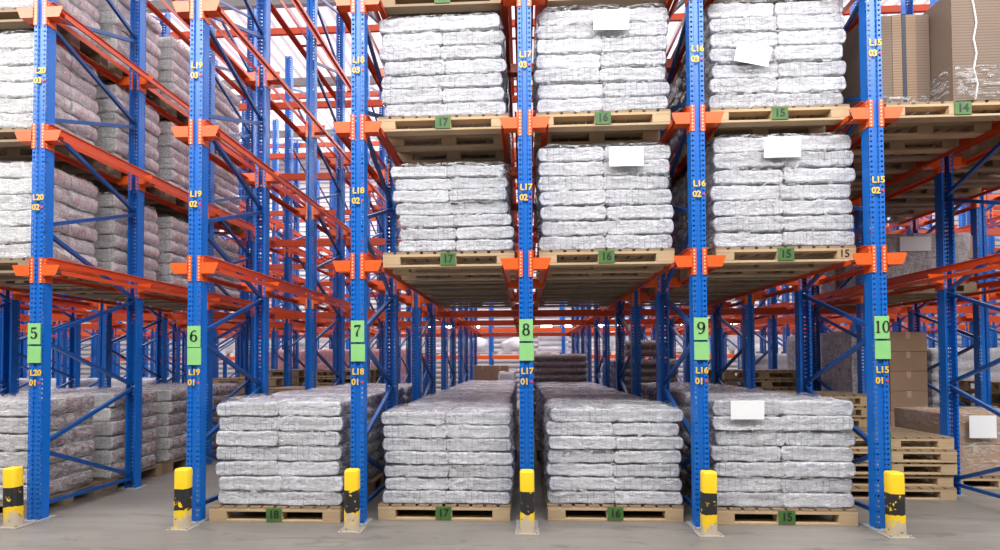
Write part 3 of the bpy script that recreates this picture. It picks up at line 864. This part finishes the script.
r = empty('carton_load', (4.60, 3.85, PH), 'lavender film-wrapped cartons left of and behind the tall brown cartons', 'carton load')
link('cartons', body_mesh(1.2, .8, 1.68, 6, mat_card_dark, 9, 'cartons', .004), r, (.6, .4, 0)); link('stretch_film', body_mesh(1.24, .84, 1.70, 3, mat_film_thick, 4, 'stretch_film', .012), r, (.6, .4, 0))
for k, y in enumerate((2.35, 3.3)):
    pallet(4.65, y, LV[0], '%s wooden pallet on the first rail level %s' % (('nearer', 'farther')[k], lane_name(11)), 1)
    r = empty('carton_load', (4.65, y, LV[0] + PH), '%s wrapped carton load on the first rail level %s' % (('nearer', 'farther')[k], lane_name(11)), 'carton load')
    for i in range(2):
        for q in range(2): link('carton', carton_mesh(.57, .76, .30), r, (.01 + i * .585, 0, q * .31))
    link('stretch_film', body_mesh(1.2, .80, .64, 2, mat_film_thick, 5 + k, 'stretch_film', .008), r, (.59, .385, 0))
    if k == 0: p = link('paper_sheet', ME_PAPER, r, (.42, -.03, .50)); p.scale = (1.3, 1, 1.1)
for k in range(4):
    y = YK(k); z = LV[1]; where = 'on the second rail level %s' % lane_name(10)
    pallet(3.16, y, z, '%s wooden pallet %s' % ('tagged 14 front' if k == 0 else DEEP[k], where), 2 if k == 0 else 1, '14' if k == 0 else None, tag_dx=.04)
    if k:
        o = link('wrapped_load', body_mesh(1.16, .80, .98, 3, mat_card_dark, k, 'wrapped_load', .012), None, (3.76, y + .4, z + PH))
        tag(o, '%s dark brown wrapped cardboard load %s' % (DEEP[k], where), 'wrapped load', 'dark brown cardboard loads', 'thing')
        if k == 1: link('stretch_film', body_mesh(1.2, .84, .36, 1, mat_film_thick, 8, 'stretch_film', .02), o, (0, 0, .66))
    pallet(4.65, y, z, '%s wooden pallet on the second rail level %s' % (DEEP[k], lane_name(11)), 1)
    o = link('wrapped_load', body_mesh(1.16, .80, .9, 3, mat_card_dark, k + 5, 'wrapped_load', .012), None, (5.25, y + .4, z + PH))
    tag(o, '%s dark wrapped load on the second rail level %s' % (DEEP[k], lane_name(11)), 'wrapped load', 'dark brown cardboard loads', 'thing')
# two bundles of flat cardboard on the front pallet
def bundle_mesh(x0, x1, y0, y1, h, mat, band=None):
    m = MB()
    m.box(x0, x1, y0, y1, 0, h, 0)
    if band: m.box(band[0], band[1], y0 - .004, y1, .0, h + .001, 1)
    return m.mesh('sheets', [mat, mat_flat_pale])
zc = LV[1] + PH
r = empty('cardboard_bundle', (3.16, .10, zc), 'bundle of flat cardboard with dark strap just right of upright 10', 'cardboard bundle')
link('sheets', bundle_mesh(-.02, .55, .22, .80, .92, mat_flat, (.22, .43)), r)
link('strap', MB().box(.305, .34, .212, .216, 0, .925).box(.305, .34, .212, .80, .921, .925).mesh('strap', mat_strap), r)
link('stretch_film', body_mesh(.60, .62, .16, 1, mat_film, 14, 'stretch_film', .004), r, (.265, .51, 0))
r = empty('cardboard_bundle', (3.16, .10, zc), 'bundle of flat cardboard with white zigzag paper edge, upper right', 'cardboard bundle')
link('sheets', bundle_mesh(.565, 1.23, .0, .62, .98, mat_flat), r)
m = MB(); zz = 0.0; zx = .742
for i in range(7):
    nxx = (.765, .735, .762, .74, .768, .75, .73)[i]
    m.bar((zx, -.006, zz), (nxx, -.006, zz + .138), .006, .011); zx, zz = nxx, zz + .135
link('paper_edge', m.mesh('paper_edge', mat_paper), r)
link('stretch_film', body_mesh(.70, .66, .30, 1, mat_film, 15, 'stretch_film', .004), r, (.90, .31, 0))

# ------------------------------------------------------------------ goods farther back on the floor
def back_load(X, y, kind, hgt, layers, label, wdt=1.15, z=0.0, group='loads deep in the racking', base=True):
    if base: pallet(X - .6, y, z, 'wooden pallet under the %s' % label, 0)
    plain_load(X, y, z + (PH if base else 0), kind, layers, hgt, label, wdt, group=group)
back_load(.75, 6.2, 'dark', 1.42, 10, 'dark brown load beyond grey bags between uprights 8 and 9', 1.18)
back_load(2.22, 4.75, 'dark', 1.30, 9, 'dark load beyond grey bags between uprights 9 and 10', 1.15)
plain_load(2.25, 4.8, PH + 1.36, 'dark', 2, .28, 'small dark wrapped pack on top of the dark load between uprights 9 and 10', .8)
back_load(2.25, 5.9, 'white', 1.2, 6, 'pale wrapped load behind the dark load between uprights 9 and 10')
pallet(-1.35, 8.6, 0, 'wooden pallet under the brown cartons deep between uprights 7 and 8', 0)
carton_load(-1.32, 8.62, PH, 2, 1, 3, .45, .75, .39, 'brown cartons beyond the grey bags between uprights 7 and 8')
plain_load(-.42, 7.55, 0, 'white', 3, 1.16, 'narrow pale pile beside upright 8 beyond the grey bags', .44, .6)
back_load(LC(4), 9.3, 'pink', 1.62, 5, 'pink wrapped load far behind upright 6')
back_load(LC(3), 9.3, 'pink', 1.62, 5, 'pink wrapped load far left of upright 6')
back_load(LC(5), 9.4, 'pink', 1.62, 5, 'pink wrapped load far behind upright 7')
back_load(LC(12), 3.5, 'grey', 1.45, 8, 'grey wrapped load right of the brown cartons')
back_load(LC(12), 4.5, 'grey', 1.40, 8, 'second grey wrapped load right of the brown cartons')
back_load(LC(13), 3.4, 'grey', 1.45, 8, 'grey wrapped load at the right edge on the floor')
back_load(LC(11), 6.0, 'white', 1.4, 7, 'pale wrapped load deep right of upright 10')
for i, n in enumerate((2, 1, 0, -1)):
    back_load(LC(n), 5.5, 'white', .95, 6, 'pale wrapped load on the floor %s' % lane_name(n))

# ------------------------------------------------------------------ rack along the back wall
YW = 13.4
def wall_frame_mesh():
    m = MB()
    for y in (0, 1.0): m.box(-.06, .06, y, y + .08, 0, 6.6)
    for i in range(6): m.bar((0, .07, .3 + i), (0, 1.01, .8 + i), .03, .03)
    return m.mesh('upright_frame', mat_post)
xs = [-19.4 + 2.6 * i for i in range(15)]
ME_WF = wall_frame_mesh()
for i, x in enumerate(xs):
    if seen(x, YW, 0, 4): tag(link('upright_frame', ME_WF, None, (x, YW, 0)), 'blue upright of the wall rack, place %d from its left end' % (i + 1), 'rack frame', 'uprights of the wall rack', 'thing')
ME_WB = MB().box(.06, 2.54, -.02, .04, -.07, .07).mesh('shelf_rail', mat_orange)
for i, x in enumerate(xs[:-1]):
    if not seen(x + 1.35, YW, 1, 4): continue
    for q, z in enumerate((1.55, 2.52, 4.3, 5.8)):
        tag(link('shelf_rail', ME_WB, None, (x, YW, z)), 'orange shelf rail of the wall rack, bay %d, tier %d' % (i + 1, q + 1), 'shelf rail', 'shelf rails of the wall rack', 'thing')
def sack_mesh():
    bm = bmesh.new(); bmesh.ops.create_icosphere(bm, subdivisions=3, radius=.5)
    for v in bm.verts:
        p = v.co; nn = noise.noise_vector(p * 3)
        v.co = Vector((p.x * 1.0 + nn.x * .07, p.y * .8 + nn.y * .06, max(0, (p.z + .34)) * .62 + nn.z * .04 * (p.z > -.3)))
    me = bpy.data.meshes.new('white_sack'); bm.to_mesh(me); bm.free(); me.materials.append(mat_white.m)
    for f in me.polygons: f.use_smooth = True
    return me
ME_SACK = sack_mesh()
for i, x in enumerate((-11.6, -10.2, -8.8, -7.5, -6.2, -4.6, -3.3, -1.75, -.35, 1.05, 2.4, 3.7, 5.2, 6.6, 8.0, 9.4)):
    pallet(x - .6, YW + .05, 1.62, 'pallet on the wall rack, place %d from the left' % (i + 1), 0, group='pallets on the wall rack')
    nm = 'white wrapped goods on the wall rack, place %d counting from the left' % (i + 1)
    if i in (7, 8):
        tag(link('sack', ME_SACK, None, (x, YW + .45, 1.62 + PH)), 'white bulging sack on the wall rack, place %d from the left' % (i + 1), 'sack', 'white sacks on the wall rack', 'thing')
    else: plain_load(x, YW + .05, 1.62 + PH, 'white', 3, (.55, .4, .7)[i % 3], nm, 1.1, group='goods on the wall rack')
# bulkhead lamps under the second tier
for i, x in enumerate((-4.0, -3.0, -2.0, .9, 1.75, 2.95, 3.9, 6.4, 8.3, -7.5)):
    r = empty('wall_lamp', (x, YB - .05, 2.82), 'glowing lamp on the back wall, number %d of the row' % (i + 1), 'lamp', 'lamps on the back wall')
    link('housing', MB().box(-.25, .25, 0, .05, -.09, .09, 0, .01).mesh('housing', mat_zinc), r)
    link('diffuser', MB().box(-.22, .22, -.05, 0, -.07, .07, 0, .015).mesh('diffuser', mat_lamp), r)
